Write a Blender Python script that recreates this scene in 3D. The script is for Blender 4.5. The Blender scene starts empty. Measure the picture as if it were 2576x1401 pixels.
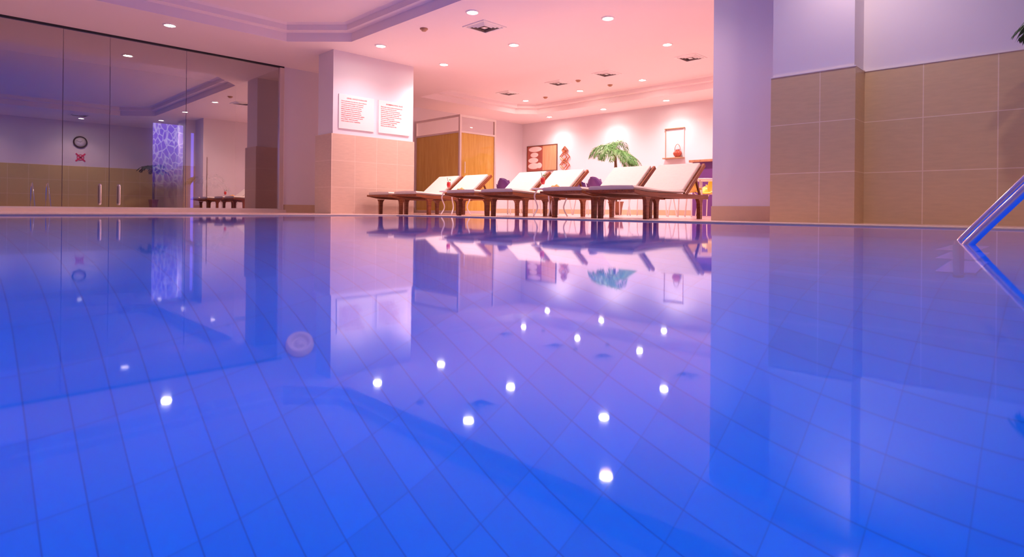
import bpy, bmesh, math, random
from mathutils import Vector, Matrix, geometry
random.seed(7)
C = bpy.context.scene.collection
scene = bpy.context.scene
scene.view_settings.view_transform = 'Standard'
scene.view_settings.look = 'None'

# ------------------------------------------------------------------ materials
def new_mat(name):
    m = bpy.data.materials.new(name); m.use_nodes = True
    nt = m.node_tree
    return m, nt, nt.nodes['Principled BSDF']

def mat(name, col, rough=0.5, metal=0.0, var=0.06, scale=12.0, bump=0.0, coat=0.0, spec=0.5):
    m, nt, b = new_mat(name)
    N = nt.nodes; L = nt.links
    tc = N.new('ShaderNodeTexCoord'); no = N.new('ShaderNodeTexNoise')
    no.inputs['Scale'].default_value = scale; no.inputs['Detail'].default_value = 3
    L.new(tc.outputs['Object'], no.inputs['Vector'])
    mx = N.new('ShaderNodeMix'); mx.data_type = 'RGBA'
    mx.inputs[6].default_value = (*[c*(1-var) for c in col], 1)
    mx.inputs[7].default_value = (*[min(1, c*(1+var)) for c in col], 1)
    L.new(no.outputs['Fac'], mx.inputs[0]); L.new(mx.outputs[2], b.inputs['Base Color'])
    b.inputs['Roughness'].default_value = rough; b.inputs['Metallic'].default_value = metal
    b.inputs['Specular IOR Level'].default_value = spec
    b.inputs['Coat Weight'].default_value = coat
    if bump:
        bp = N.new('ShaderNodeBump'); bp.inputs['Strength'].default_value = bump; bp.inputs['Distance'].default_value = 0.01
        L.new(no.outputs['Fac'], bp.inputs['Height']); L.new(bp.outputs['Normal'], b.inputs['Normal'])
    return m

def emis(name, col, s):
    m = bpy.data.materials.new(name); m.use_nodes = True
    nt = m.node_tree; nt.nodes.clear()
    e = nt.nodes.new('ShaderNodeEmission'); o = nt.nodes.new('ShaderNodeOutputMaterial')
    e.inputs[0].default_value = (*col, 1); e.inputs[1].default_value = s
    nt.links.new(e.outputs[0], o.inputs[0]); return m

def tile_mat(name, ax, off, w, h, col, grout, rough=0.35, mort=0.007, spec=0.4):
    """rectangular tiles; ax = 'XZ','YZ','XY'"""
    m, nt, b = new_mat(name); N = nt.nodes; L = nt.links
    ge = N.new('ShaderNodeNewGeometry'); sx = N.new('ShaderNodeSeparateXYZ'); cb = N.new('ShaderNodeCombineXYZ')
    L.new(ge.outputs['Position'], sx.inputs[0])
    for k, a in enumerate(ax):
        ad = N.new('ShaderNodeMath'); ad.operation = 'SUBTRACT'
        ad.inputs[1].default_value = off[k]
        L.new(sx.outputs[a], ad.inputs[0]); L.new(ad.outputs[0], cb.inputs[k])
    br = N.new('ShaderNodeTexBrick'); br.offset = 0; br.squash = 1
    br.inputs['Scale'].default_value = 1; br.inputs['Brick Width'].default_value = w; br.inputs['Row Height'].default_value = h
    br.inputs['Mortar Size'].default_value = mort; br.inputs['Mortar Smooth'].default_value = 0.2
    br.inputs['Color1'].default_value = (*col, 1); br.inputs['Color2'].default_value = (*[c*0.95 for c in col], 1)
    br.inputs['Mortar'].default_value = (*grout, 1)
    L.new(cb.outputs[0], br.inputs['Vector'])
    no = N.new('ShaderNodeTexNoise'); no.inputs['Scale'].default_value = 9; no.inputs['Detail'].default_value = 4
    mp = N.new('ShaderNodeMapping'); mp.inputs['Scale'].default_value = (1, 1, 5)
    L.new(ge.outputs['Position'], mp.inputs[0]); L.new(mp.outputs[0], no.inputs['Vector'])
    hs = N.new('ShaderNodeHueSaturation'); mr = N.new('ShaderNodeMapRange')
    mr.inputs[3].default_value = 0.9; mr.inputs[4].default_value = 1.1
    L.new(no.outputs['Fac'], mr.inputs[0]); L.new(mr.outputs[0], hs.inputs['Value'])
    L.new(br.outputs['Color'], hs.inputs['Color']); L.new(hs.outputs[0], b.inputs['Base Color'])
    b.inputs['Roughness'].default_value = rough; b.inputs['Specular IOR Level'].default_value = spec
    return m

M = {}
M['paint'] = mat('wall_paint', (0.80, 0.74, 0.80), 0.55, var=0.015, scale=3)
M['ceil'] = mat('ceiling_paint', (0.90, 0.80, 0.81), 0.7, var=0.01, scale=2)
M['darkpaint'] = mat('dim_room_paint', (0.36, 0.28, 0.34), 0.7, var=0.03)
TR_, GR_ = (0.70, 0.52, 0.29), (0.84, 0.68, 0.50)
M['tile_r'] = tile_mat('wall_tile_right', 'YZ', (1.378-4.5, 0.0), 0.45, 0.4167, TR_, GR_, mort=0.004)
M['tile_rc'] = tile_mat('wall_tile_pillar', 'YZ', (1.59-4.0, 0.0), 0.40, 0.4167, TR_, GR_, mort=0.004)
M['tile_n'] = tile_mat('wall_tile_near', 'XZ', (-6, 0.0), 0.45, 0.4167, (0.66, 0.52, 0.22), GR_, mort=0.004)
M['tile_c'] = tile_mat('wall_tile_column', 'XZ', (4.465-4.0, 0.0), 0.40, 0.4167, (0.68, 0.51, 0.40), (0.78, 0.62, 0.52), mort=0.004)
M['base'] = mat('beige_skirting', (0.64, 0.48, 0.32), 0.4)
M['floor'] = tile_mat('floor_tile', 'XY', (-8, -4), 0.4, 0.4, (0.90, 0.60, 0.56), (0.60, 0.44, 0.42), rough=0.22, mort=0.004)
M['plinth'] = mat('pink_marble', (0.72, 0.57, 0.52), 0.3)
M['chrome'] = mat('chrome', (0.96, 0.92, 0.88), 0.10, 1.0, var=0.01)
M['alu'] = mat('satin_aluminium', (0.78, 0.68, 0.66), 0.35, 0.6, var=0.02)
M['white'] = mat('white_lacquer', (0.85, 0.83, 0.83), 0.35, var=0.01)
M['cushion'] = mat('cream_cushion_fabric', (0.74, 0.67, 0.58), 0.85, var=0.04, scale=30, bump=0.15)
def wood(name, c1, c2, rough=0.35, sc=(2, 25, 25)):
    m, nt, b = new_mat(name); N = nt.nodes; L = nt.links
    tc = N.new('ShaderNodeTexCoord'); mp = N.new('ShaderNodeMapping'); mp.inputs['Scale'].default_value = sc
    no = N.new('ShaderNodeTexNoise'); no.inputs['Scale'].default_value = 1.5; no.inputs['Detail'].default_value = 5
    no.inputs['Distortion'].default_value = 0.6
    cr = N.new('ShaderNodeValToRGB'); cr.color_ramp.elements[0].color = (*c1, 1); cr.color_ramp.elements[1].color = (*c2, 1)
    cr.color_ramp.elements[0].position = 0.3; cr.color_ramp.elements[1].position = 0.7
    L.new(tc.outputs['Object'], mp.inputs[0]); L.new(mp.outputs[0], no.inputs['Vector'])
    L.new(no.outputs['Fac'], cr.inputs[0]); L.new(cr.outputs[0], b.inputs['Base Color'])
    b.inputs['Roughness'].default_value = rough
    return m
M['wood'] = wood('dark_red_wood', (0.15, 0.038, 0.012), (0.33, 0.10, 0.032))
M['amber'] = wood('amber_wood_veneer', (0.82, 0.50, 0.06), (0.95, 0.68, 0.14), 0.4, (14, 14, 1.2))
M['ledge'] = wood('light_brown_wood', (0.35, 0.18, 0.10), (0.5, 0.28, 0.16), 0.4, (14, 14, 1.2))
M['brown'] = mat('brown_trim', (0.16, 0.06, 0.035), 0.4)
M['leaf'] = mat('palm_leaf_green', (0.08, 0.26, 0.05), 0.5, var=0.6, scale=15)
M['darkleaf'] = mat('dark_palm_leaf', (0.03, 0.09, 0.04), 0.5, var=0.4, scale=15)
M['trunk'] = mat('palm_trunk_bark', (0.22, 0.13, 0.07), 0.9, var=0.4, scale=40, bump=0.5)
M['pot'] = mat('terracotta_pot', (0.30, 0.12, 0.06), 0.6)
M['soil'] = mat('potting_soil', (0.05, 0.03, 0.02), 0.95, var=0.4, scale=60)
M['purple'] = mat('purple_plastic', (0.14, 0.05, 0.22), 0.35)
M['yellow'] = mat('yellow_plastic', (0.75, 0.55, 0.06), 0.35)
M['copper'] = mat('copper_metal', (0.65, 0.26, 0.14), 0.25, 0.9, var=0.2)
M['vase'] = mat('red_glass', (0.40, 0.08, 0.05), 0.15, var=0.6, scale=25)
M['red'] = mat('red_drink', (0.7, 0.03, 0.02), 0.2)
M['redink'] = mat('red_print', (0.60, 0.05, 0.06), 0.6)
M['magenta'] = mat('magenta_print', (0.75, 0.02, 0.14), 0.6)
M['paper'] = mat('paper_white', (0.88, 0.84, 0.82), 0.5, var=0.01)
M['black'] = mat('black_plastic', (0.02, 0.02, 0.025), 0.35)
M['ventgrey'] = mat('vent_dark', (0.16, 0.08, 0.07), 0.5)
M['green'] = mat('garnish_green', (0.15, 0.4, 0.06), 0.5)
M['fruit'] = mat('snack_orange', (0.8, 0.4, 0.1), 0.5, var=0.3, scale=60)
M['stone'] = mat('picture_red_brown', (0.40, 0.10, 0.07), 0.5, var=0.3, scale=4)
M['towel'] = mat('pale_towel', (0.9, 0.72, 0.68), 0.9, var=0.1, scale=30)
M['lens'] = emis('downlight_glow', (1.0, 0.88, 0.76), 150)

# water
m, nt, b = new_mat('pool_water'); nt.nodes.remove(b)
N = nt.nodes; L = nt.links
g = N.new('ShaderNodeBsdfGlass'); g.inputs['Roughness'].default_value = 0.035; g.inputs['IOR'].default_value = 1.27
ge = N.new('ShaderNodeNewGeometry'); no = N.new('ShaderNodeTexNoise'); no.inputs['Scale'].default_value = 1.6; no.inputs['Detail'].default_value = 3
bp = N.new('ShaderNodeBump'); bp.inputs['Strength'].default_value = 1.0; bp.inputs['Distance'].default_value = 0.00026
L.new(ge.outputs['Position'], no.inputs['Vector']); L.new(no.outputs['Fac'], bp.inputs['Height']); L.new(bp.outputs[0], g.inputs['Normal'])
L.new(g.outputs[0], N['Material Output'].inputs[0]); M['water'] = m

# pool tiles: strong joints along Y, faint joints across, slight tone change per tile
m, nt, b = new_mat('pool_tile'); N = nt.nodes; L = nt.links
ge = N.new('ShaderNodeNewGeometry'); sx = N.new('ShaderNodeSeparateXYZ'); L.new(ge.outputs['Position'], sx.inputs[0])
cell = N.new('ShaderNodeCombineXYZ')
def joint(out, step, width, idx):
    d = N.new('ShaderNodeMath'); d.operation = 'DIVIDE'; d.inputs[1].default_value = step; L.new(out, d.inputs[0])
    f = N.new('ShaderNodeMath'); f.operation = 'FRACT'; L.new(d.outputs[0], f.inputs[0])
    fl_ = N.new('ShaderNodeMath'); fl_.operation = 'FLOOR'; L.new(d.outputs[0], fl_.inputs[0]); L.new(fl_.outputs[0], cell.inputs[idx])
    l = N.new('ShaderNodeMath'); l.operation = 'LESS_THAN'; l.inputs[1].default_value = width/step; L.new(f.outputs[0], l.inputs[0])
    return l.outputs[0]
j1 = joint(sx.outputs['X'], 0.104, 0.004, 0); j2 = joint(sx.outputs['Y'], 0.208, 0.004, 1)
mu = N.new('ShaderNodeMath'); mu.operation = 'MULTIPLY'; mu.inputs[1].default_value = 0.55; L.new(j2, mu.inputs[0])
ma = N.new('ShaderNodeMath'); ma.operation = 'MAXIMUM'; L.new(j1, ma.inputs[0]); L.new(mu.outputs[0], ma.inputs[1])
mx = N.new('ShaderNodeMix'); mx.data_type = 'RGBA'; mx.inputs[6].default_value = (0.005, 0.42, 0.90, 1); mx.inputs[7].default_value = (0.004, 0.25, 0.62, 1)
wn = N.new('ShaderNodeTexWhiteNoise'); wn.noise_dimensions = '2D'; L.new(cell.outputs[0], wn.inputs['Vector'])
mr = N.new('ShaderNodeMapRange'); mr.inputs[3].default_value = 0.94; mr.inputs[4].default_value = 1.05; L.new(wn.outputs['Value'], mr.inputs[0])
hs = N.new('ShaderNodeHueSaturation'); L.new(mr.outputs[0], hs.inputs['Value'])
L.new(ma.outputs[0], mx.inputs[0]); L.new(mx.outputs[2], hs.inputs['Color']); L.new(hs.outputs[0], b.inputs['Base Color']); b.inputs['Roughness'].default_value = 0.7
b.inputs['Specular IOR Level'].default_value = 0.1
M['pooltile'] = m

# partition glass
def glass_mat(name, refl, tint):
    m = bpy.data.materials.new(name); m.use_nodes = True; nt = m.node_tree; nt.nodes.clear(); N = nt.nodes; L = nt.links
    o = N.new('ShaderNodeOutputMaterial'); t = N.new('ShaderNodeBsdfTransparent'); t.inputs[0].default_value = (*tint, 1)
    gl = N.new('ShaderNodeBsdfGlossy'); gl.inputs['Roughness'].default_value = 0; gl.inputs[0].default_value = (0.97, 0.95, 0.93, 1)
    lw = N.new('ShaderNodeLayerWeight'); lw.inputs[0].default_value = 0.5
    pw = N.new('ShaderNodeMath'); pw.operation = 'POWER'; pw.inputs[1].default_value = 5; L.new(lw.outputs['Facing'], pw.inputs[0])
    a = N.new('ShaderNodeMath'); a.operation = 'ADD'; a.inputs[1].default_value = refl; a.use_clamp = True
    L.new(pw.outputs[0], a.inputs[0]); ms = N.new('ShaderNodeMixShader')
    L.new(a.outputs[0], ms.inputs[0]); L.new(t.outputs[0], ms.inputs[1]); L.new(gl.outputs[0], ms.inputs[2]); L.new(ms.outputs[0], o.inputs[0])
    return m
M['glass'] = glass_mat('partition_glass', 0.35, (0.90, 0.86, 0.82))
M['clear'] = glass_mat('clear_glass', 0.02, (0.97, 0.97, 0.97))

# blue glowing water panel
m = bpy.data.materials.new('blue_glow_panel'); m.use_nodes = True; nt = m.node_tree; nt.nodes.clear(); N = nt.nodes; L = nt.links
tc = N.new('ShaderNodeTexCoord'); mp = N.new('ShaderNodeMapping'); mp.inputs['Scale'].default_value = (13, 13, 7)
n2 = N.new('ShaderNodeTexNoise'); n2.inputs['Scale'].default_value = 3
va_ = N.new('ShaderNodeVectorMath'); va_.operation = 'ADD'
vo = N.new('ShaderNodeTexVoronoi'); vo.feature = 'DISTANCE_TO_EDGE'; vo.inputs['Scale'].default_value = 1.0; cr = N.new('ShaderNodeValToRGB')
cr.color_ramp.elements[0].color = (0.48, 0.42, 1, 1); cr.color_ramp.elements[0].position = 0.0
cr.color_ramp.elements[1].color = (0.17, 0.09, 0.80, 1); cr.color_ramp.elements[1].position = 0.10
e = N.new('ShaderNodeEmission'); o = N.new('ShaderNodeOutputMaterial')
sz = N.new('ShaderNodeSeparateXYZ'); L.new(tc.outputs['Object'], sz.inputs[0])
mr = N.new('ShaderNodeMapRange'); mr.inputs[1].default_value = 0.4; mr.inputs[2].default_value = 1.3; mr.inputs[3].default_value = 0.12; mr.inputs[4].default_value = 1.9
L.new(sz.outputs['Z'], mr.inputs[0]); L.new(mr.outputs[0], e.inputs[1])
L.new(tc.outputs['Object'], mp.inputs[0]); L.new(tc.outputs['Object'], n2.inputs['Vector'])
L.new(mp.outputs[0], va_.inputs[0]); L.new(n2.outputs['Color'], va_.inputs[1]); L.new(va_.outputs[0], vo.inputs['Vector']); L.new(vo.outputs['Distance'], cr.inputs[0])
L.new(cr.outputs[0], e.inputs[0]); L.new(e.outputs[0], o.inputs[0]); M['glow'] = m

# perforated grate
m, nt, b = new_mat('perforated_grate'); N = nt.nodes; L = nt.links
ge = N.new('ShaderNodeNewGeometry'); mp = N.new('ShaderNodeMapping'); mp.inputs['Scale'].default_value = (22, 22, 22)
vo = N.new('ShaderNodeTexVoronoi'); vo.inputs['Randomness'].default_value = 0; vo.inputs['Scale'].default_value = 1
cr = N.new('ShaderNodeValToRGB'); cr.color_ramp.interpolation = 'CONSTANT'
cr.color_ramp.elements[0].color = (0.15, 0.10, 0.10, 1); cr.color_ramp.elements[1].color = (0.8, 0.66, 0.60, 1); cr.color_ramp.elements[1].position = 0.24
L.new(ge.outputs['Position'], mp.inputs[0]); L.new(mp.outputs[0], vo.inputs['Vector']); L.new(vo.outputs['Distance'], cr.inputs[0]); L.new(cr.outputs[0], b.inputs['Base Color'])
b.inputs['Roughness'].default_value = 0.4; M['grate'] = m

# ------------------------------------------------------------------ mesh helpers
def obj_from_bm(name, bm, mt, loc=(0, 0, 0), smooth=False, parent=None):
    bmesh.ops.recalc_face_normals(bm, faces=bm.faces)
    me = bpy.data.meshes.new(name); bm.to_mesh(me); bm.free()
    for x in (mt if isinstance(mt, (list, tuple)) else [mt]): me.materials.append(x)
    if smooth:
        for p in me.polygons: p.use_smooth = True
    o = bpy.data.objects.new(name, me); o.location = loc; C.objects.link(o)
    if parent: o.parent = parent
    return o

def bm_box(bm, x0, x1, y0, y1, z0, z1, mi=0, bev=0.0):
    r = bmesh.ops.create_cube(bm, size=1)
    vs = r['verts']
    for v in vs:
        v.co = Vector(((x0+x1)/2 + v.co.x*(x1-x0), (y0+y1)/2 + v.co.y*(y1-y0), (z0+z1)/2 + v.co.z*(z1-z0)))
    fs = set(f for v in vs for f in v.link_faces)
    for f in fs: f.material_index = mi
    if bev:
        es = list(set(e for v in vs for e in v.link_edges))
        bmesh.ops.bevel(bm, geom=es, offset=bev, segments=2, affect='EDGES', profile=0.5)

def box(name, x0, x1, y0, y1, z0, z1, mt, bev=0.0, parent=None, kind=None):
    bm = bmesh.new()
    cx, cy = (x0+x1)/2, (y0+y1)/2
    if parent is None:
        bm_box(bm, x0-cx, x1-cx, y0-cy, y1-cy, 0, z1-z0, 0, bev)
        o = obj_from_bm(name, bm, mt, (cx, cy, z0))
    else:
        bm_box(bm, x0, x1, y0, y1, z0, z1, 0, bev)
        o = obj_from_bm(name, bm, mt, (0, 0, 0), parent=parent)
    if kind: o['kind'] = kind
    return o

def tag(o, label, cat, group=None):
    o['label'] = label; o['category'] = cat
    if group: o['group'] = group

def empty(name, loc, rz=0.0):
    e = bpy.data.objects.new(name, None); e.location = loc; e.rotation_euler = (0, 0, rz); e.empty_display_size = 0.1
    C.objects.link(e); return e

def bm_lathe(bm, prof, seg=24, c=(0, 0, 0), mi=0):
    rings = []
    for r, z in prof:
        if r < 1e-5: rings.append([bm.verts.new((c[0], c[1], c[2]+z))])
        else: rings.append([bm.verts.new((c[0]+r*math.cos(2*math.pi*i/seg), c[1]+r*math.sin(2*math.pi*i/seg), c[2]+z)) for i in range(seg)])
    for a, b_ in zip(rings, rings[1:]):
        for i in range(seg):
            j = (i+1) % seg
            if len(a) == 1 and len(b_) == 1: continue
            if len(a) == 1: f = bm.faces.new((a[0], b_[i], b_[j]))
            elif len(b_) == 1: f = bm.faces.new((a[i], a[j], b_[0]))
            else: f = bm.faces.new((a[i], a[j], b_[j], b_[i]))
            f.material_index = mi

def lathe(name, prof, mt, loc=(0, 0, 0), seg=24, parent=None):
    bm = bmesh.new(); bm_lathe(bm, prof, seg)
    return obj_from_bm(name, bm, mt, loc, True, parent)

def bm_tube(bm, pts, rad, seg=10, mi=0):
    pts = [Vector(p) for p in pts]; rings = []
    n = len(pts); up = Vector((0.123, 0.31, 0.94)).normalized()
    prevN = None
    for i, p in enumerate(pts):
        t = (pts[min(i+1, n-1)] - pts[max(i-1, 0)]).normalized()
        if prevN is None:
            a = t.cross(up)
            if a.length < 0.1: a = t.cross(Vector((1, 0, 0)))
            a.normalize()
        else:
            a = (prevN - t*prevN.dot(t)).normalized()
        prevN = a; b_ = t.cross(a)
        r = rad[i] if isinstance(rad, (list, tuple)) else rad
        rings.append([bm.verts.new(p + (a*math.cos(2*math.pi*k/seg) + b_*math.sin(2*math.pi*k/seg))*r) for k in range(seg)])
    for r0, r1 in zip(rings, rings[1:]):
        for k in range(seg):
            f = bm.faces.new((r0[k], r0[(k+1) % seg], r1[(k+1) % seg], r1[k])); f.material_index = mi
    bm.faces.new(rings[0]); bm.faces.new(rings[-1][::-1])

def tube(name, pts, rad, mt, parent=None, loc=(0, 0, 0), seg=10):
    bm = bmesh.new(); bm_tube(bm, pts, rad, seg)
    return obj_from_bm(name, bm, mt, loc, True, parent)

def smooth_path(pts, n=8):
    P = [Vector(p) for p in pts]; P = [P[0]*2-P[1]] + P + [P[-1]*2-P[-2]]; out = []
    for i in range(1, len(P)-2):
        for k in range(n):
            t = k/n
            out.append(0.5*((2*P[i]) + (P[i+1]-P[i-1])*t + (2*P[i-1]-5*P[i]+4*P[i+1]-P[i+2])*t*t + (-P[i-1]+3*P[i]-3*P[i+1]+P[i+2])*t**3))
    out.append(P[-2]); return out

def copy_thing(root, loc, rz=None, label=None):
    r = root.copy(); r.location = loc
    if rz is not None: r.rotation_euler = (0, 0, rz)
    C.objects.link(r)
    def rec(src, dst):
        for ch in src.children:
            c = ch.copy(); c.parent = dst; c.matrix_parent_inverse = ch.matrix_parent_inverse.copy()
            C.objects.link(c); rec(ch, c)
    rec(root, r)
    if label: r['label'] = label
    return r

def plate_with_holes(name, outer, holes, z, mt):
    polys = [[Vector((x, y, 0)) for x, y in outer]] + [[Vector((x, y, 0)) for x, y in h] for h in holes]
    flat = [v for p in polys for v in p]
    tris = geometry.tessellate_polygon(polys)
    bm = bmesh.new(); vs = [bm.verts.new((v.x, v.y, z)) for v in flat]
    for t in tris:
        try: bm.faces.new([vs[i] for i in t])
        except ValueError: pass
    me = bpy.data.meshes.new(name); bm.to_mesh(me); bm.free(); me.materials.append(mt)
    o = bpy.data.objects.new(name, me); C.objects.link(o); o['kind'] = 'structure'; return o

def inset(poly, d):
    n = len(poly); out = []
    ar = sum(poly[i][0]*poly[(i+1) % n][1]-poly[(i+1) % n][0]*poly[i][1] for i in range(n))
    s = 1 if ar > 0 else -1
    for i in range(n):
        p0 = Vector(poly[i-1]); p1 = Vector(poly[i]); p2 = Vector(poly[(i+1) % n])
        d1 = (p1-p0).normalized(); d2 = (p2-p1).normalized()
        n1 = Vector((-d1.y, d1.x))*s; n2 = Vector((-d2.y, d2.x))*s
        k = d/(1+n1.dot(n2)); out.append(tuple(p1+(n1+n2)*k))
    return out

# ------------------------------------------------------------------ room shell
ZC = 2.555
S = 'structure'
pool = [(-3.0, -0.35), (4.4, -0.35), (4.4, 6.5), (-3.0, 6.5)]
fl = plate_with_holes('floor', [(-4, -1), (12.15, -1), (12.15, 12.3), (-4, 12.3)], [pool], 0.0, M['floor'])

tray1 = [(-2.6, 2.0), (-1.9, 1.3), (3.8, 1.3), (4.467, 1.97), (4.467, 7.80), (3.80, 8.51), (-1.9, 8.51), (-2.6, 7.81)]
tray2 = [(7.70, 3.6), (11.1, 3.6), (11.1, 10.1), (10.7, 10.5), (7.70, 10.5)]
plate_with_holes('ceiling', [(-4, -1), (12.15, -1), (12.15, 12.3), (-4, 12.3)], [tray1, tray2], ZC, M['ceil'])
def tray(name, poly, z0):
    bm = bmesh.new()
    prof = [(0, z0), (0, z0+0.13), (0.05, z0+0.14), (0.10, z0+0.14), (0.10, z0+0.22), (0.15, z0+0.245)]
    rings = []
    for d, z in prof:
        pp = inset(poly, d) if d else poly
        rings.append([bm.verts.new((x, y, z)) for x, y in pp])
    for a, b_ in zip(rings, rings[1:]):
        for i in range(len(a)):
            bm.faces.new((a[i], a[(i+1) % len(a)], b_[(i+1) % len(a)], b_[i]))
    bm.faces.new(rings[-1])
    o = obj_from_bm(name, bm, M['ceil']); o['kind'] = S; return o
tray('ceiling_pool_tray', tray1, ZC); tray('ceiling_lounge_tray', tray2, ZC)
ZT = ZC+0.245

P = M['paint']
box('wall_right', 5.48, 5.58, -1.1, 2.65, 0, ZC, P, kind=S)
box('wall_near', -4.0, 5.48, -1.1, -1.0, 0, ZC, P, kind=S)
box('wall_rear', -4.1, -4.0, -1.1, 12.3, 0, ZC, P, kind=S)
box('wall_left', 4.455, 6.3, 10.07, 10.17, 0, ZC, P, kind=S)
box('wall_left_return', 6.3, 6.4, 10.07, 11.63, 0, ZC, P, kind=S)
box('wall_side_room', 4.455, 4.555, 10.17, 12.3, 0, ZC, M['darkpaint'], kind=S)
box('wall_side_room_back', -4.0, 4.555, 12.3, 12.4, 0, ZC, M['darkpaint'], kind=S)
box('wall_lounge_side', 6.3, 12.25, 11.63, 11.73, 0, ZC, P, kind=S)
box('wall_back', 12.15, 12.25, 2.55, 11.63, 0, ZC, P, kind=S)
box('wall_lounge_right', 5.58, 12.15, 2.55, 2.65, 0, ZC, P, kind=S)
box('wall_pillar_right', 5.217, 5.48, 1.343, 1.977, 0, ZC, P, kind=S)
box('wall_pillar_left', 4.485, 5.995, 8.372, 8.85, 0, ZC, P, kind=S)
n = 0
def trim(x0, x1, y0, y1, z0, z1, mt, bev=0.0):
    global n; n += 1
    return box('trim_%d' % n, x0, x1, y0, y1, z0, z1, mt, bev, kind=S)
trim(5.465, 5.48, -1.0, 1.343, 0, 1.25, M['tile_r'])
trim(5.200, 5.48, 1.330, 1.985, 0, 1.25, M['tile_rc'])
trim(5.196, 5.48, 1.326, 1.989, 1.25, 1.258, M['paper'])
trim(5.460, 5.48, -1.0, 1.326, 1.25, 1.258, M['paper'])
trim(-4.0, 5.465, -1.0, -0.985, 0, 1.25, M['tile_n'])
trim(4.455, 6.013, 8.354, 8.88, 0, 1.25, M['tile_c'])
trim(5.47, 5.48, 1.985, 2.655, 0, 0.14, M['base'])
trim(4.47, 6.3, 10.055, 10.07, 0, 0.14, M['base'])
trim(5.575, 5.585, 2.65, 2.662, 0, 1.48, M['brown'])
trim(12.135, 12.15, 2.65, 11.63, 0, 0.12, M['base'])
trim(-4.0, 4.455, 9.93, 10.17, 0, 0.05, M['plinth'])
trim(4.42, 4.66, -0.35, 6.5, 0.0, 0.006, M['grate'])
trim(-3.0, 4.66, 6.52, 6.76, 0.0, 0.006, M['grate'])
trim(4.395, 4.42, -0.35, 6.52, -0.02, 0.002, M['base'])
trim(-3.0, 4.395, 6.495, 6.52, -0.02, 0.002, M['base'])
box('baseboard_lounge', 6.4, 12.13, 11.615, 11.63, 0, 0.12, M['base'], kind=S)

# glass wall
zg1 = ZC-0.03
trim(-4.0, 4.455, 10.05, 10.09, zg1, ZC, M['black'])
trim(-4.0, 4.37, 10.05, 10.09, 0.05, 0.07, M['alu'])
trim(4.37, 4.45, 10.03, 10.11, 0.05, zg1, M['alu'], 0.004)
panes = [(-4, -2.0), (-1.99, -0.21), (-0.20, 1.355), (2.905, 4.37)]
for i, (a, b_) in enumerate(panes):
    box('window_%d' % (i+1), a, b_, 10.066, 10.074, 0.07, zg1, M['glass'], kind=S)
for i, (a, b_, hx) in enumerate([(1.362, 1.898, 1.79), (1.904, 2.898, 2.02)]):
    d = box('door_%d' % (i+1), a, b_, 10.066, 10.074, 0.07, zg1, M['glass'], kind=S)
    cx = (a+b_)/2
    h = tube('handle', smooth_path([(hx-cx, -0.008, 0.04), (hx-cx, -0.05, 0.045), (hx-cx, -0.055, 0.08), (hx-cx, -0.055, 0.28), (hx-cx, -0.05, 0.315), (hx-cx, -0.008, 0.32)], 5), 0.014, M['chrome'], parent=d)
    h['label'] = 'vertical chrome pull handle'

# ------------------------------------------------------------------ pool
pe = empty('swimming_pool', (0.7, 3.0, -1.6))
tag(pe, 'indoor swimming pool with glowing blue water and pale tiles', 'swimming pool')
bm = bmesh.new()
x0, x1, y0, y1 = -3.0-0.7, 4.4-0.7, -0.35-3.0, 6.5-3.0
vb = [bm.verts.new(p) for p in [(x0, y0, 0), (x1, y0, 0), (x1, y1, 0), (x0, y1, 0)]]
vt = [bm.verts.new((v.co.x, v.co.y, 1.6)) for v in vb]
bm.faces.new(vb)
for i in range(4): bm.faces.new((vb[i], vb[(i+1) % 4], vt[(i+1) % 4], vt[i]))
obj_from_bm('basin', bm, M['pooltile'], parent=pe)
bm = bmesh.new(); vs = [bm.verts.new(p) for p in [(x0, y0, 1.595), (x1, y0, 1.595), (x1, y1, 1.595), (x0, y1, 1.595)]]
bm.faces.new(vs)
me = bpy.data.meshes.new('water'); bm.normal_update(); bm.to_mesh(me); bm.free(); me.materials.append(M['water'])
w = bpy.data.objects.new('water', me); C.objects.link(w); w.parent = pe; w['label'] = 'calm clear blue water surface'
dr = lathe('floor_inlet', [(0, 0.012), (0.016, 0.012), (0.018, 0.006), (0.030, 0.006), (0.032, 0.014), (0.046, 0.014), (0.05, 0.0)], M['paper'], (0.99-0.7, 2.08-3.0, 0.001), 28, pe)
dr['label'] = 'round white inlet fitting'
ld = bpy.data.lights.new('pool_fill_lamp', 'AREA'); ld.shape = 'RECTANGLE'; ld.size = 7.2; ld.size_y = 6.6  # unseen lamp sheet added under the surface to light the basin evenly
ld.energy = 98; ld.color = (0.004, 0.115, 1.0)
lo = bpy.data.objects.new('pool_fill_lamp', ld); lo.location = (0.7, 3.07, -0.04); C.objects.link(lo)

# ladder
le = empty('pool_ladder', (2.3, -0.55, 0)); tag(le, 'chrome tubular pool ladder handrails dipping into the water', 'pool ladder')
for lx, vv_ in ((0.15, 0.85), (-0.18, 0.796)):
    k = 1.25
    pts = [(lx, -0.12, 0.0), (lx, -0.12, 0.30), (lx, -0.06, 0.58), (lx, 0.10, 0.72), (lx, vv_-0.50, 0.60), (lx, vv_-0.36, 0.36*k), (lx, vv_-0.24, 0.24*k), (lx, vv_-0.12, 0.12*k), (lx, vv_-0.02, 0.02*k), (lx, vv_+0.015, -0.03), (lx, vv_+0.025, -0.12), (lx, vv_+0.025, -0.5), (lx, vv_+0.025, -0.9)]
    tube('handrail', smooth_path(pts, 6), 0.0135, M['chrome'], parent=le, seg=20)
    lathe('floor_flange', [(0.0, 0.012), (0.045, 0.012), (0.05, 0.0)], M['chrome'], (lx, -0.12, 0.0), 20, le)
for z in (-0.35, -0.62, -0.88):
    box('tread', -0.17, 0.14, 0.78, 0.88, z, z+0.03, M['chrome'], 0.004, parent=le)

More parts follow.
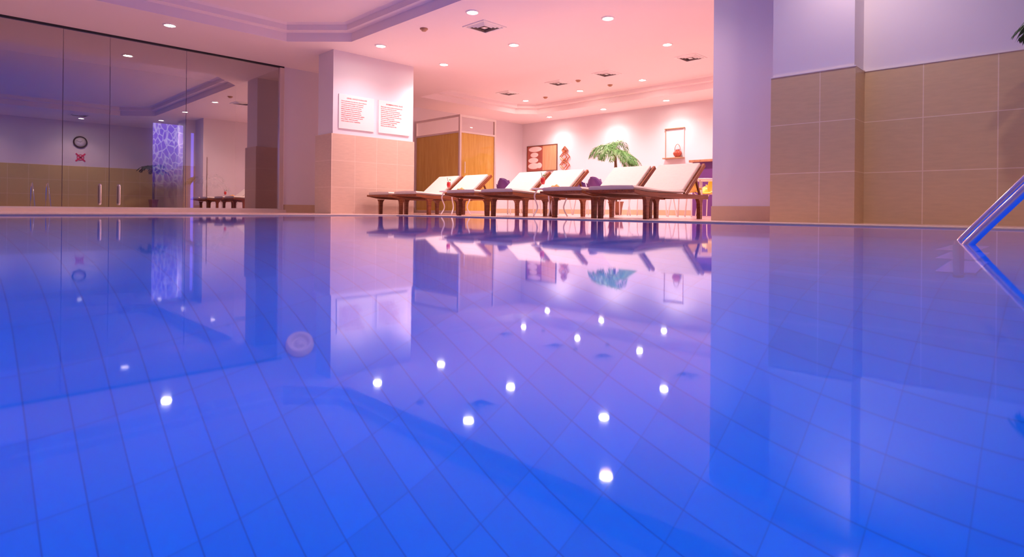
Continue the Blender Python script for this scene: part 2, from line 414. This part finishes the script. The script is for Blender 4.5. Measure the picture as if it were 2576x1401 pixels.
# ------------------------------------------------------------------ ceiling fixtures
def make_downlight():
    e = empty('downlight', (0, 0, 0))
    lathe('bezel', [(0.062, 0.0), (0.064, -0.012), (0.085, -0.010), (0.090, 0.0)], M['white'], (0, 0, 0), 28, e)
    lathe('lens', [(0.0, -0.006), (0.062, -0.004)], M['lens'], (0, 0, 0), 28, e)
    return e
dl_front = [(4.80, 3.40), (4.83, 5.51), (4.88, 7.66)]
dl_lounge = [(6.17, 4.41), (6.21, 6.14), (6.24, 7.84)]
dl_tray = [(10.45, 6.59), (10.45, 8.22), (10.5, 9.95), (10.45, 4.9), (8.5, 4.9)]
dl_back = [(11.60, 6.70), (11.60, 8.40), (11.62, 10.15), (11.60, 5.0)]
dl_pool = [(2.36, 8.92), (0.2, 8.92), (-2.0, 8.92), (3.15, -0.1), (0.9, -0.1), (-1.5, -0.1)]
base_dl = make_downlight()
first = True
def put(lst, z, energy, col, label, group, ang=2.4):
    global first
    for (x, y) in lst:
        if first: e = base_dl; e.location = (x, y, z); first = False
        else: e = copy_thing(base_dl, (x, y, z))
        tag(e, label, 'downlight', group)
        l = bpy.data.lights.new('bulb', 'SPOT'); l.energy = energy; l.color = col; l.spot_size = ang; l.spot_blend = 0.8; l.shadow_soft_size = 0.06
        lo = bpy.data.objects.new('bulb', l); lo.location = (x, y, z-0.03); C.objects.link(lo)
PINK = (1.0, 0.59, 0.61)
put(dl_front, ZC, 76, PINK, 'small round recessed downlight glowing warm white', 'ceiling downlights')
put(dl_lounge, ZC, 150, PINK, 'small round recessed downlight glowing warm white', 'ceiling downlights')
put(dl_tray, ZT, 180, PINK, 'small round recessed downlight glowing warm white', 'ceiling downlights')
put(dl_back, ZC, 60, (1, 0.74, 0.72), 'small round recessed downlight washing the wall', 'wall washing downlights')
put(dl_pool, ZC, 58, (1.0, 0.62, 0.60), 'small round recessed downlight beside the pool', 'poolside downlights')
put([(4.80, 1.25)], ZC, 32, (1.0, 0.66, 0.66), 'small round recessed downlight beside the pool', 'poolside downlights')

def make_vent():
    bm = bmesh.new()
    prof = [(0.215, 0), (0.21, -0.012), (0.185, -0.012), (0.175, 0.0)]
    def ring(r, z): return [bm.verts.new((sx_*r, sy_*r, z)) for sx_, sy_ in ((-1, -1), (1, -1), (1, 1), (-1, 1))]
    rs = [ring(*p) for p in prof]
    for a, b_ in zip(rs, rs[1:]):
        for i in range(4): bm.faces.new((a[i], a[(i+1) % 4], b_[(i+1) % 4], b_[i]))
    for r in (0.142, 0.105, 0.068):
        a = ring(r+0.020, -0.002); b_ = ring(r, -0.020)
        for i in range(4): bm.faces.new((a[i], a[(i+1) % 4], b_[(i+1) % 4], b_[i]))
    a = ring(0.035, -0.018); bm.faces.new(a)
    e = obj_from_bm('ceiling_vent', bm, M['white'])
    bm = bmesh.new(); bm_box(bm, -0.18, 0.18, -0.18, 0.18, -0.001, 0.0)
    obj_from_bm('duct_opening', bm, M['ventgrey'], parent=e)
    return e
v0 = make_vent(); v0.location = (5.33, 5.83, ZC)
tag(v0, 'square white louvred ceiling air diffuser', 'air vent', 'ceiling air vents')
for p in [(9.5, 5.02, ZT), (9.5, 6.81, ZT), (9.5, 8.05, ZT), (9.55, 9.60, ZT), (3.0, 0.6, ZC)]:
    copy_thing(v0, p)
sd = lathe('smoke_detector', [(0, -0.035), (0.03, -0.035), (0.045, -0.015), (0.055, -0.012), (0.055, 0)], M['ledge'], (4.82, 6.5, ZC), 24)
tag(sd, 'small round ceiling smoke detector', 'smoke detector', 'smoke detectors')
for p in [(10.4, 7.36, ZT), (10.5, 9.3, ZT), (9.6, 7.6, ZT)]:
    copy_thing(sd, p)

# ------------------------------------------------------------------ signs on the column
def text_mesh(name, body, size, mt, loc, rot, parent, align='CENTER', space=1.0):
    cu = bpy.data.curves.new(name, 'FONT'); cu.body = body; cu.size = size; cu.align_x = align; cu.extrude = 0.0006; cu.space_line = space; cu.offset = size*0.008
    o = bpy.data.objects.new(name, cu); C.objects.link(o)
    bpy.context.view_layer.update()
    me = bpy.data.meshes.new_from_object(o.evaluated_get(bpy.context.evaluated_depsgraph_get()))
    bpy.data.objects.remove(o)
    me.materials.clear(); me.materials.append(mt)
    t = bpy.data.objects.new(name, me); C.objects.link(t); t.parent = parent; t.location = loc; t.rotation_euler = rot; return t
TR = ("Havuza girmeden önce duş alınız. Bone kullanınız.\nHavuz kenarında koşmayınız ve atlamayınız.\n12 yaşından küçük çocuklar yalnız giremez.\n"
      "Havuza yiyecek ve içecek ile girmeyiniz.\nBulaşıcı hastalığı olanlar havuza giremez.\nCam eşya ile havuz alanına girmeyiniz.\n"
      "Havuzda cankurtaran bulunmamaktadır.\nDeğerli eşyalardan otelimiz sorumlu değildir.\nYemekten hemen sonra havuza girmeyiniz.\nHavuz 08:00 - 20:00 arası açıktır.\nLütfen kurallara uyunuz. Teşekkürler.")
EN = ("Please take a shower before entering the pool.\nDo not run or dive near the pool.\nChildren under 12 must be accompanied.\n"
      "Food and drinks are not allowed in the pool.\nDo not use the pool after a heavy meal.\nGlass items are not allowed in the pool area.\n"
      "There is no lifeguard on duty.\nThe hotel is not responsible for valuables.\nSwimming caps are recommended.\nPool hours are 08:00 - 20:00.\nThank you for following the rules.")
for (ua, ub, head, body, lab) in [(4.575, 5.205, 'GENEL HAVUZ KURALLARI', TR, 'white pool rules sheet with red Turkish text'), (5.295, 5.905, 'SWIMMING POOL RULES', EN, 'white pool rules sheet with red English text')]:
    s = box('notice_sign', ua, ub, 8.354, 8.372, 1.34, 1.88, M['paper'], 0.002)
    tag(s, lab, 'notice sign', 'pool rules signs')
    text_mesh('sign_heading', head, 0.030, M['redink'], (0, -0.0102, 0.475), (math.pi/2, 0, 0), s)
    text_mesh('sign_text', body, 0.0225, M['redink'], (-(ub-ua)/2+0.04, -0.0102, 0.43), (math.pi/2, 0, 0), s, 'LEFT', 1.4)

# clock and no smoking sign on near wall
ck = empty('wall_clock', (3.27, -0.985, 1.96)); tag(ck, 'round dark rimmed wall clock on pale wall', 'clock')
rim = lathe('rim', [(0.140, 0), (0.140, 0.03), (0.155, 0.04), (0.170, 0.03), (0.175, 0)], M['black'], (0, 0, 0), 40, ck); rim.rotation_euler = (-math.pi/2, 0, 0)
dial = lathe('dial', [(0, 0.012), (0.142, 0.012), (0.142, 0.0)], M['paint'], (0, 0, 0), 40, ck); dial.rotation_euler = (-math.pi/2, 0, 0)
for ang, ln in ((0.9, 0.07), (-1.2, 0.10)):
    bm = bmesh.new(); bm_box(bm, -0.003, 0.003, 0.014, 0.018, -0.01, ln); h = obj_from_bm('clock_hand', bm, M['black'], parent=ck); h.rotation_euler = (0, ang, 0)
ns = empty('no_smoking_sign', (3.28, -0.998, 1.36)); tag(ns, 'crossed out no smoking sign in magenta on pale wall', 'sign')
r_ = lathe('ring', [(0.070, 0), (0.070, 0.006), (0.090, 0.006), (0.090, 0)], M['magenta'], (0, 0.002, 0.15), 40, ns); r_.rotation_euler = (-math.pi/2, 0, 0)
for ang in (0.785, -0.785):
    bm = bmesh.new(); bm_box(bm, -0.16, 0.16, 0.004, 0.010, -0.019, 0.019); q = obj_from_bm('cross_bar', bm, M['magenta'], (0, 0, 0.15), parent=ns); q.rotation_euler = (0, ang, 0)

# side room: blue panel
gp = box('illuminated_water_panel', 2.98, 3.47, 12.2, 12.25, 0.0, 1.62, M['glow'])
tag(gp, 'glowing blue textured water wall panel behind the glass', 'light panel')
gp2 = box('blue_light_strip', 3.63, 3.67, 12.25, 12.28, 0.0, 1.5, emis('blue_strip', (0.15, 0.12, 1.0), 2.0)); tag(gp2, 'thin vertical blue light strip on dark wall', 'light strip')

# ------------------------------------------------------------------ palms
def palm(name, loc, trunk_h, nf, flen, seed, leafm, pot_r=0.17, pot_h=0.3, lean=0.0, wid=0.16, elev=(0.3, 1.3), droop=1.15, lw_=0.013, ns_=16):
    rnd = random.Random(seed); e = empty(name, loc)
    lathe('pot', [(0, 0), (pot_r*0.75, 0), (pot_r*0.85, pot_h*0.5), (pot_r, pot_h*0.92), (pot_r*1.06, pot_h*0.93), (pot_r*1.06, pot_h), (pot_r*0.95, pot_h), (pot_r*0.93, pot_h*0.9)], M['pot'], (0, 0, 0), 28, e)
    lathe('soil', [(0, pot_h*0.91), (pot_r*0.92, pot_h*0.9)], M['soil'], (0, 0, 0), 24, e)
    tp = [(lean*t*t, lean*0.3*t, pot_h*0.85 + (trunk_h-pot_h*0.85)*t) for t in [i/10 for i in range(11)]]
    tube('trunk', tp, [0.028 + 0.006*(i % 2) for i in range(11)], M['trunk'], e, seg=10)
    top = Vector(tp[-1]); bm = bmesh.new()
    for k in range(nf):
        az = k*2.399 + rnd.uniform(-.2, .2); el = elev[0] + (elev[1]-elev[0])*((k*0.618) % 1.0)
        Lf = flen*rnd.uniform(0.85, 1.1); h = Vector((math.cos(az), math.sin(az), 0)); side = Vector((-math.sin(az), math.cos(az), 0))
        pts = []; pos = top.copy(); ang = el
        for i in range(ns_+1):
            pts.append(pos.copy()); pos = pos + (h*math.cos(ang) + Vector((0, 0, math.sin(ang))))*(Lf/ns_); ang -= (0.9+0.9*el)/ns_*droop
        bm_tube(bm, pts, [0.008*(1-i/(ns_+2)) for i in range(ns_+1)], 5)
        for i in range(3, ns_+1):
            t = i/ns_; ll = wid*math.sin(math.pi*min(1, 0.18+0.80*t))**0.7*rnd.uniform(0.8, 1.2)+0.02
            d = (pts[min(i+1, ns_)]-pts[i-1]).normalized()
            for sgn in (-1, 1):
                out = (side*sgn*0.7 + d*0.95 + Vector((0, 0, rnd.uniform(-0.45, 0.15)))).normalized()
                b0 = pts[i]-d*0.008; b1 = pts[i]+d*0.010; mid = pts[i]+out*ll*0.55; tip = pts[i]+out*ll+Vector((0, 0, -ll*0.3))
                wv = d.cross(out).normalized().cross(out)*lw_
                vv = [bm.verts.new(x) for x in (b0, b1, mid-wv, mid+wv, tip)]
                bm.faces.new((vv[0], vv[1], vv[2], vv[3])); bm.faces.new((vv[3], vv[2], vv[4]))
    obj_from_bm('fronds', bm, leafm, parent=e)
    return e
p1 = palm('potted_palm', (11.03, 7.62, 0), 1.42, 27, 0.74, 4, M['leaf'], lean=-0.08, wid=0.19, elev=(-0.3, 1.5), droop=1.35, lw_=0.011, ns_=18); tag(p1, 'lush green artificial palm in a pot by the white wall', 'potted plant')
p2 = palm('potted_palm', (4.93, 0.0, 0), 1.22, 13, 0.46, 5, M['darkleaf'], pot_r=0.13, elev=(0.2, 1.3), wid=0.12); tag(p2, 'tall dark green palm beside the tiled wall', 'potted plant')
p3 = palm('potted_palm', (3.75, 11.7, 0), 0.55, 10, 0.45, 9, M['darkleaf'], 0.14, 0.22); tag(p3, 'dark leafy plant in a pot behind the glass', 'potted plant')

# ------------------------------------------------------------------ sun loungers
def make_lounger():
    W = 0.61; e = empty('sun_lounger', (0, 0, 0))
    bm = bmesh.new()
    for y in (0.0, W-0.038):
        prof = [(0.0, 0.276), (0.2, 0.244), (0.5, 0.232), (1.58, 0.232), (1.58, 0.282), (0.5, 0.282), (0.2, 0.288), (0.0, 0.302)]
        a = [bm.verts.new((x, y, z)) for x, z in prof]; b_ = [bm.verts.new((x, y+0.038, z)) for x, z in prof]
        bm.faces.new(a); bm.faces.new(b_[::-1])
        for i in range(len(a)): bm.faces.new((a[i], a[(i+1) % len(a)], b_[(i+1) % len(a)], b_[i]))
    bm_box(bm, 0.0, 0.03, 0.038, W-0.038, 0.276, 0.302); bm_box(bm, 1.55, 1.58, 0.038, W-0.038, 0.24, 0.28)
    for i in range(11):
        x = 0.08 + i*0.092; bm_box(bm, x, x+0.055, 0.038, W-0.038, 0.270, 0.284)
    obj_from_bm('bed_frame', bm, M['wood'], parent=e)
    def leg(x, y, flip):
        bm = bmesh.new(); s = -1 if flip else 1
        prof = [(0.0, 0), (0.047, 0), (0.053, 0.18), (0.065, 0.21), (0.09, 0.234), (-0.025, 0.234), (-0.007, 0.20), (-0.002, 0.15)]
        a = [bm.verts.new((s*px_, 0, z)) for px_, z in prof]; b_ = [bm.verts.new((s*px_, 0.044, z)) for px_, z in prof]
        bm.faces.new(a); bm.faces.new(b_[::-1])
        for i in range(len(a)): bm.faces.new((a[i], a[(i+1) % len(a)], b_[(i+1) % len(a)], b_[i]))
        obj_from_bm('leg', bm, M['wood'], (x, y, 0), parent=e)
    for x, f in ((0.22, False), (1.42, True)):
        for y in (-0.003, W-0.041): leg(x, y, f)
    bm = bmesh.new(); nx = 16; rows = []
    for i in range(nx+1):
        x = 0.02 + (1.05-0.02)*i/nx; dz = 0.014*math.cos(x*4.5); rows.append((x, 0.290+max(0, dz), 0.330+dz))
    top = []
    for x, zb, zt in rows:
        top.append([bm.verts.new(p) for p in ((x, 0.03, zb), (x, 0.018, (zb+zt)/2), (x, 0.04, zt), (x, W/2, zt+0.006), (x, W-0.04, zt), (x, W-0.018, (zb+zt)/2), (x, W-0.03, zb))])
    for a, b_ in zip(top, top[1:]):
        for i in range(7): bm.faces.new((a[i], a[(i+1) % 7], b_[(i+1) % 7], b_[i]))
    bm.faces.new(top[0]); bm.faces.new(top[-1][::-1])
    obj_from_bm('mattress', bm, M['cushion'], smooth=False, parent=e)
    br = empty('backrest', (1.05, 0, 0.292)); br.parent = e; br.rotation_euler = (0, -math.radians(39), 0)
    bm = bmesh.new(); bm_box(bm, 0.0, 0.53, 0.03, W-0.03, 0.008, 0.050, 0, 0.013); obj_from_bm('back_cushion', bm, M['cushion'], parent=br)
    bm = bmesh.new()
    for y in (0.0, W-0.03): bm_box(bm, -0.02, 0.56, y, y+0.03, -0.032, 0.012)
    for i in range(6): bm_box(bm, 0.02+i*0.09, 0.075+i*0.09, 0.03, W-0.03, -0.012, 0.006)
    obj_from_bm('back_frame', bm, M['wood'], parent=br)
    for y in (0.05, W-0.08):
        bm = bmesh.new(); bm_box(bm, -0.011, 0.011, y, y+0.022, 0, 0.29); s_ = obj_from_bm('prop_strut', bm, M['wood'], (1.49, 0, 0.27), parent=e); s_.rotation_euler = (0, -0.50, 0)
    return e
lg = make_lounger(); vs_ = [3.23, 3.89, 4.94, 5.63, 6.89, 7.60]
labels = ['dark wooden sun lounger with cream cushion beside the wall pillar', 'dark wooden sun lounger with cream cushion and raised back', 'dark wooden sun lounger with cream cushion next to drinks table',
          'dark wooden sun lounger with cream cushion and raised back', 'dark wooden sun lounger with cream cushion beside a snack table', 'dark wooden sun lounger with cream cushion beside notice pillar']
for i, v in enumerate(vs_):
    o = lg if i == 0 else copy_thing(lg, (5.0, v, 0))
    o.location = (5.0, v, 0); tag(o, labels[i], 'sun lounger', 'row of sun loungers')

# side tables
def make_table():
    e = empty('side_table', (0, 0, 0))
    bm = bmesh.new(); bm_box(bm, -0.2, 0.2, -0.14, 0.14, 0.335, 0.355, 0, 0.006); obj_from_bm('table_top', bm, M['white'], parent=e)
    for sx_ in (-1, 1):
        for sy_ in (-1, 1):
            tube('leg', smooth_path([(sx_*0.14, sy_*0.10, 0.335), (sx_*0.17, sy_*0.115, 0.25), (sx_*0.13, sy_*0.10, 0.12), (sx_*0.18, sy_*0.12, 0.01)], 5), 0.009, M['white'], e, seg=8)
    return e
t0 = make_table(); t0.location = (5.45, 4.725, 0); tag(t0, 'small white side table with curved legs between loungers', 'side table', 'lounger side tables')
t1 = copy_thing(t0, (5.5, 6.60, 0)); 
def make_drink():
    e = empty('cocktail_glass', (0, 0, 0))
    lathe('glass', [(0, 0.002), (0.026, 0.0), (0.026, 0.003), (0.006, 0.008), (0.005, 0.035), (0.022, 0.045), (0.03, 0.08), (0.027, 0.13), (0.030, 0.15)], M['clear'], (0, 0, 0), 20, e)
    lathe('drink', [(0, 0.046), (0.020, 0.047), (0.028, 0.08), (0.0255, 0.125), (0, 0.125)], M['red'], (0, 0, 0), 20, e)
    bm = bmesh.new(); bmesh.ops.create_icosphere(bm, subdivisions=2, radius=0.016)
    for v in bm.verts: v.co.z *= 0.5
    obj_from_bm('garnish', bm, M['green'], (0.022, 0, 0.158), parent=e)
    tube('straw', [(0, 0, 0.1), (-0.03, 0.0, 0.19)], 0.003, M['black'], e, seg=6)
    return e
d0 = make_drink(); d0.location = (5.34, 4.76, 0.355); tag(d0, 'tall red cocktail with green garnish on side table', 'drink', 'red cocktails')
copy_thing(d0, (5.38, 6.62, 0.355))
def make_plate():
    e = empty('snack_plate', (0, 0, 0))
    lathe('plate', [(0, 0.004), (0.06, 0.004), (0.095, 0.018), (0.1, 0.016), (0.065, 0), (0, 0)], M['white'], (0, 0, 0), 28, e)
    bm = bmesh.new()
    for i in range(9):
        r = bmesh.ops.create_icosphere(bm, subdivisions=1, radius=0.020)
        a = i*0.7; rr = 0.045 if i < 7 else 0.01
        bmesh.ops.translate(bm, verts=r['verts'], vec=(rr*math.cos(a), rr*math.sin(a), 0.02 + (0.015 if i >= 7 else 0)))
    obj_from_bm('snacks', bm, M['fruit'], parent=e, smooth=True)['kind'] = 'stuff'
    return e
s0 = make_plate(); s0.location = (5.53, 4.71, 0.355); tag(s0, 'white plate of small orange snacks on side table', 'plate of food', 'snack plates')
copy_thing(s0, (5.58, 6.58, 0.355))

# ------------------------------------------------------------------ glass cabin with amber wood
ce = empty('glass_cabin', (8.38, 9.94, 0)); tag(ce, 'aluminium framed glass cabin with amber wood panels', 'cabin')
bm = bmesh.new(); t = 0.05; U = 1.11; V = 1.68; H = 2.2
for (x, y) in [(0, 0), (U-t, 0), (0, V-t-0.01)]:
    bm_box(bm, x, x+t, y, y+t, 0, H)
for z0_, z1_ in ((H-0.05, H), (1.80, 1.84), (0.0, 0.06)):
    bm_box(bm, t, U-t, 0, t*0.8, z0_, z1_); bm_box(bm, 0, t*0.8, t, V-t-0.01, z0_, z1_)
obj_from_bm('frame', bm, M['alu'], parent=ce)
bm = bmesh.new(); bm_box(bm, t+0.002, U-t-0.002, 0.018, 0.024, 1.842, H-0.052); bm_box(bm, 0.018, 0.024, t+0.002, V-t-0.012, 1.842, H-0.052)
bm_box(bm, t+0.002, U-t-0.002, 0.008, 0.012, 0.062, 1.798); bm_box(bm, 0.008, 0.012, t+0.002, V-t-0.012, 0.062, 1.798)
obj_from_bm('glass_pane', bm, M['clear'], parent=ce)
bm = bmesh.new(); bm_box(bm, t+0.002, U-t-0.002, 0.020, 0.036, 0.062, 1.798); obj_from_bm('wood_panel', bm, M['amber'], parent=ce)
bm = bmesh.new(); bm_box(bm, 0.020, 0.036, t+0.002, V-t-0.012, 0.062, 1.798); obj_from_bm('wood_panel', bm, M['amber'], parent=ce)
bm = bmesh.new(); bm_tube(bm, [(0.12, -0.005, 0.9), (0.12, -0.04, 0.9), (0.12, -0.04, 1.15), (0.12, -0.005, 1.15)], 0.01, 8); obj_from_bm('door_handle', bm, M['chrome'], parent=ce)

# ------------------------------------------------------------------ back wall decor
pic = empty('wall_picture', (12.15, 10.86, 1.18)); tag(pic, 'framed spa picture of pale stones on reddish ground', 'picture')
def pbox(nm, x0, x1, y0, y1, z0, z1, mt, bev=0): return box(nm, x0, x1, y0, y1, z0, z1, mt, bev, parent=pic)
bm = bmesh.new()
bm_box(bm, -0.035, -0.003, -0.56, -0.545, 0, 0.72); bm_box(bm, -0.035, -0.003, 0.545, 0.56, 0, 0.72); bm_box(bm, -0.035, -0.003, -0.545, 0.545, 0, 0.015); bm_box(bm, -0.035, -0.003, -0.545, 0.545, 0.705, 0.72)
obj_from_bm('frame', bm, M['brown'], parent=pic)
pbox('picture_print', -0.02, -0.004, -0.03, 0.545, 0.015, 0.705, M['stone']); pbox('orange_panel', -0.02, -0.004, -0.545, -0.03, 0.015, 0.705, wood('tan_panel', (0.6, 0.32, 0.16), (0.72, 0.42, 0.24), 0.4, (14, 14, 1.2)))
for (y, z, ry, rz_) in ((0.30, 0.15, 0.22, 0.085), (0.32, 0.31, 0.19, 0.075), (0.28, 0.46, 0.15, 0.07), (0.09, 0.16, 0.10, 0.08), (0.25, 0.62, 0.25, 0.075)):
    bm = bmesh.new(); bmesh.ops.create_uvsphere(bm, u_segments=20, v_segments=10, radius=1)
    for v in bm.verts: v.co = Vector((v.co.x*0.006, v.co.y*ry, v.co.z*rz_))
    obj_from_bm('printed_stone', bm, M['towel'], (-0.02, y, z), True, pic)

dd = empty('diamond_wall_sculpture', (12.13, 10.03, 1.15)); tag(dd, 'copper twisted diamond sculpture mounted on white wall', 'sculpture')
for k, (zc, r) in enumerate(((0.16, 0.17), (0.38, 0.17), (0.56, 0.10))):
    bm = bmesh.new()
    for s in (1.0, 0.55):
        pts = [(0, r*s, 0), (0, 0, r*s), (0, -r*s, 0), (0, 0, -r*s)]
        for i in range(4): bm_tube(bm, [Vector(pts[i])+Vector((-0.03*(1.2-s), 0, 0)), Vector(pts[(i+1) % 4])+Vector((-0.03*(1.2-s), 0, 0))], 0.013, 6)
    obj_from_bm('diamond_ring', bm, M['copper'], (0, 0, zc), parent=dd)

wsf = empty('wall_display_frame', (12.15, 6.78, 1.29)); tag(wsf, 'shallow wall display frame with wooden ledges', 'display niche')
box('back_panel', -0.012, -0.002, -0.225, 0.225, 0.03, 0.69, M['paint'], parent=wsf)
box('side_moulding', -0.03, -0.002, -0.235, -0.225, 0.03, 0.69, M['towel'], parent=wsf); box('side_moulding', -0.03, -0.002, 0.225, 0.235, 0.03, 0.69, M['ledge'], parent=wsf)
box('top_moulding', -0.05, -0.002, -0.25, 0.25, 0.69, 0.712, M['ledge'], 0.005, parent=wsf); box('ledge', -0.14, -0.002, -0.25, 0.25, 0.005, 0.03, M['ledge'], 0.005, parent=wsf)
va = empty('glass_vase', (12.08, 6.68, 1.32)); tag(va, 'round red and clear vase on wooden ledge', 'vase')
lathe('body', [(0, 0), (0.04, 0), (0.09, 0.05), (0.11, 0.09), (0.09, 0.13), (0.045, 0.155), (0.055, 0.175)], M['vase'], (0, 0, 0), 24, va).scale = (0.5, 1, 1)
tube('handle', [(0, 0.07*math.cos(a)*1.0, 0.15+0.15*math.sin(a)) for a in [math.pi*i/12 for i in range(13)]], 0.006, M['copper'], va, seg=8)

# bar counter
bc = empty('bar_counter', (11.4, 4.75, 0)); tag(bc, 'bar counter with dark top and purple front', 'counter')
box('body', 0.0, 0.5, -1.2, 1.2, 0, 1.12, M['purple'], parent=bc); box('worktop', -0.08, 0.55, -1.25, 1.25, 1.12, 1.17, M['ledge'], 0.006, parent=bc)

# ------------------------------------------------------------------ café chairs and tables
def make_chair(mt):
    e = empty('cafe_chair', (0, 0, 0))
    prof = [(0.21, 0.40), (0.18, 0.425), (0.08, 0.41), (-0.08, 0.40), (-0.17, 0.415), (-0.205, 0.47), (-0.23, 0.56), (-0.25, 0.66), (-0.265, 0.71)]
    bm = bmesh.new(); grid = []
    for i, (x, z) in enumerate(prof):
        bk = max(0, (i-3)/5); row = []
        for k in range(9):
            t = -1+2*k/8; wd = 0.20*(1-0.45*max(0, bk-0.4)/0.6)
            row.append(bm.verts.new((x + 0.10*t*t*bk, wd*t, z + 0.05*t*t*(1-bk) - 0.05*t*t*t*t*(1 if i == 8 else 0) + (0.10*t**4 if 3 <= i <= 5 else 0))))
        grid.append(row)
    for a, b_ in zip(grid, grid[1:]):
        for k in range(8): bm.faces.new((a[k], a[k+1], b_[k+1], b_[k]))
    s = obj_from_bm('seat_shell', bm, mt, smooth=True, parent=e)
    md = s.modifiers.new('thick', 'SOLIDIFY'); md.thickness = 0.012
    for sx_ in (-1, 1):
        for sy_ in (-1, 1):
            tube('leg', [(sx_*0.11, sy_*0.11, 0.395), (sx_*0.15, sy_*0.16, 0.35), (sx_*0.20, sy_*0.20, 0.0)], 0.010, M['white'], e, seg=8)
    return e
cp = make_chair(M['purple']); cy = make_chair(M['yellow'])
def make_cafe_table():
    e = empty('cafe_table', (0, 0, 0))
    lathe('table_top', [(0, 0.62), (0.34, 0.62), (0.35, 0.63), (0.34, 0.645), (0, 0.645)], M['white'], (0, 0, 0), 32, e)
    for a in range(4):
        an = a*math.pi/2+0.4; tube('leg', [(0.20*math.cos(an), 0.20*math.sin(an), 0.62), (0.26*math.cos(an), 0.26*math.sin(an), 0.0)], 0.012, M['white'], e, seg=8)
    return e
ct = make_cafe_table(); tpos = [(8.9, 8.3), (9.6, 6.6), (9.4, 4.75)]
for i, (x, y) in enumerate(tpos):
    o = ct if i == 0 else copy_thing(ct, (x, y, 0))
    o.location = (x, y, 0); tag(o, 'round white café table with slim metal legs', 'table', 'café tables')
cpos = [(8.95, 8.98, -1.57), (8.25, 8.25, 0.1), (9.0, 7.6, 1.5), (9.55, 7.3, -1.6), (8.9, 6.5, 0), (10.3, 6.5, 3.2)]
for i, (x, y, r) in enumerate(cpos):
    o = cp if i == 0 else copy_thing(cp, (x, y, 0))
    o.location = (x, y, 0); o.rotation_euler = (0, 0, r); tag(o, 'purple moulded café chair with slim pale legs', 'chair', 'purple café chairs')
ypos = [(10.1, 4.9, 3.1), (9.3, 5.45, -1.5), (8.75, 4.7, 0.1)]
for i, (x, y, r) in enumerate(ypos):
    o = cy if i == 0 else copy_thing(cy, (x, y, 0))
    o.location = (x, y, 0); o.rotation_euler = (0, 0, r); tag(o, 'yellow moulded café chair with slim pale legs', 'chair', 'yellow café chairs')

# ------------------------------------------------------------------ world + camera
wd = bpy.data.worlds.new('world'); scene.world = wd; wd.use_nodes = True
wd.node_tree.nodes['Background'].inputs[0].default_value = (0.3, 0.2, 0.5, 1); wd.node_tree.nodes['Background'].inputs[1].default_value = 0.05

cam = bpy.data.cameras.new('camera'); co = bpy.data.objects.new('camera', cam); C.objects.link(co)
cam.sensor_width = 36; cam.sensor_fit = 'HORIZONTAL'; cam.lens = 36*1470/2576; cam.shift_y = -171.5/2576; cam.clip_start = 0.01
th = math.radians(44.7); f = Vector((math.cos(th), math.sin(th), 0)); r = Vector((math.sin(th), -math.cos(th), 0)); up = Vector((0, 0, 1))
ro = 0.0098; r2 = r*math.cos(ro)+up*math.sin(ro); u2 = up*math.cos(ro)-r*math.sin(ro)
mw = Matrix((( r2.x, u2.x, -f.x, 0), (r2.y, u2.y, -f.y, 0), (r2.z, u2.z, -f.z, 0.08), (0, 0, 0, 1)))
co.matrix_world = mw
scene.camera = co
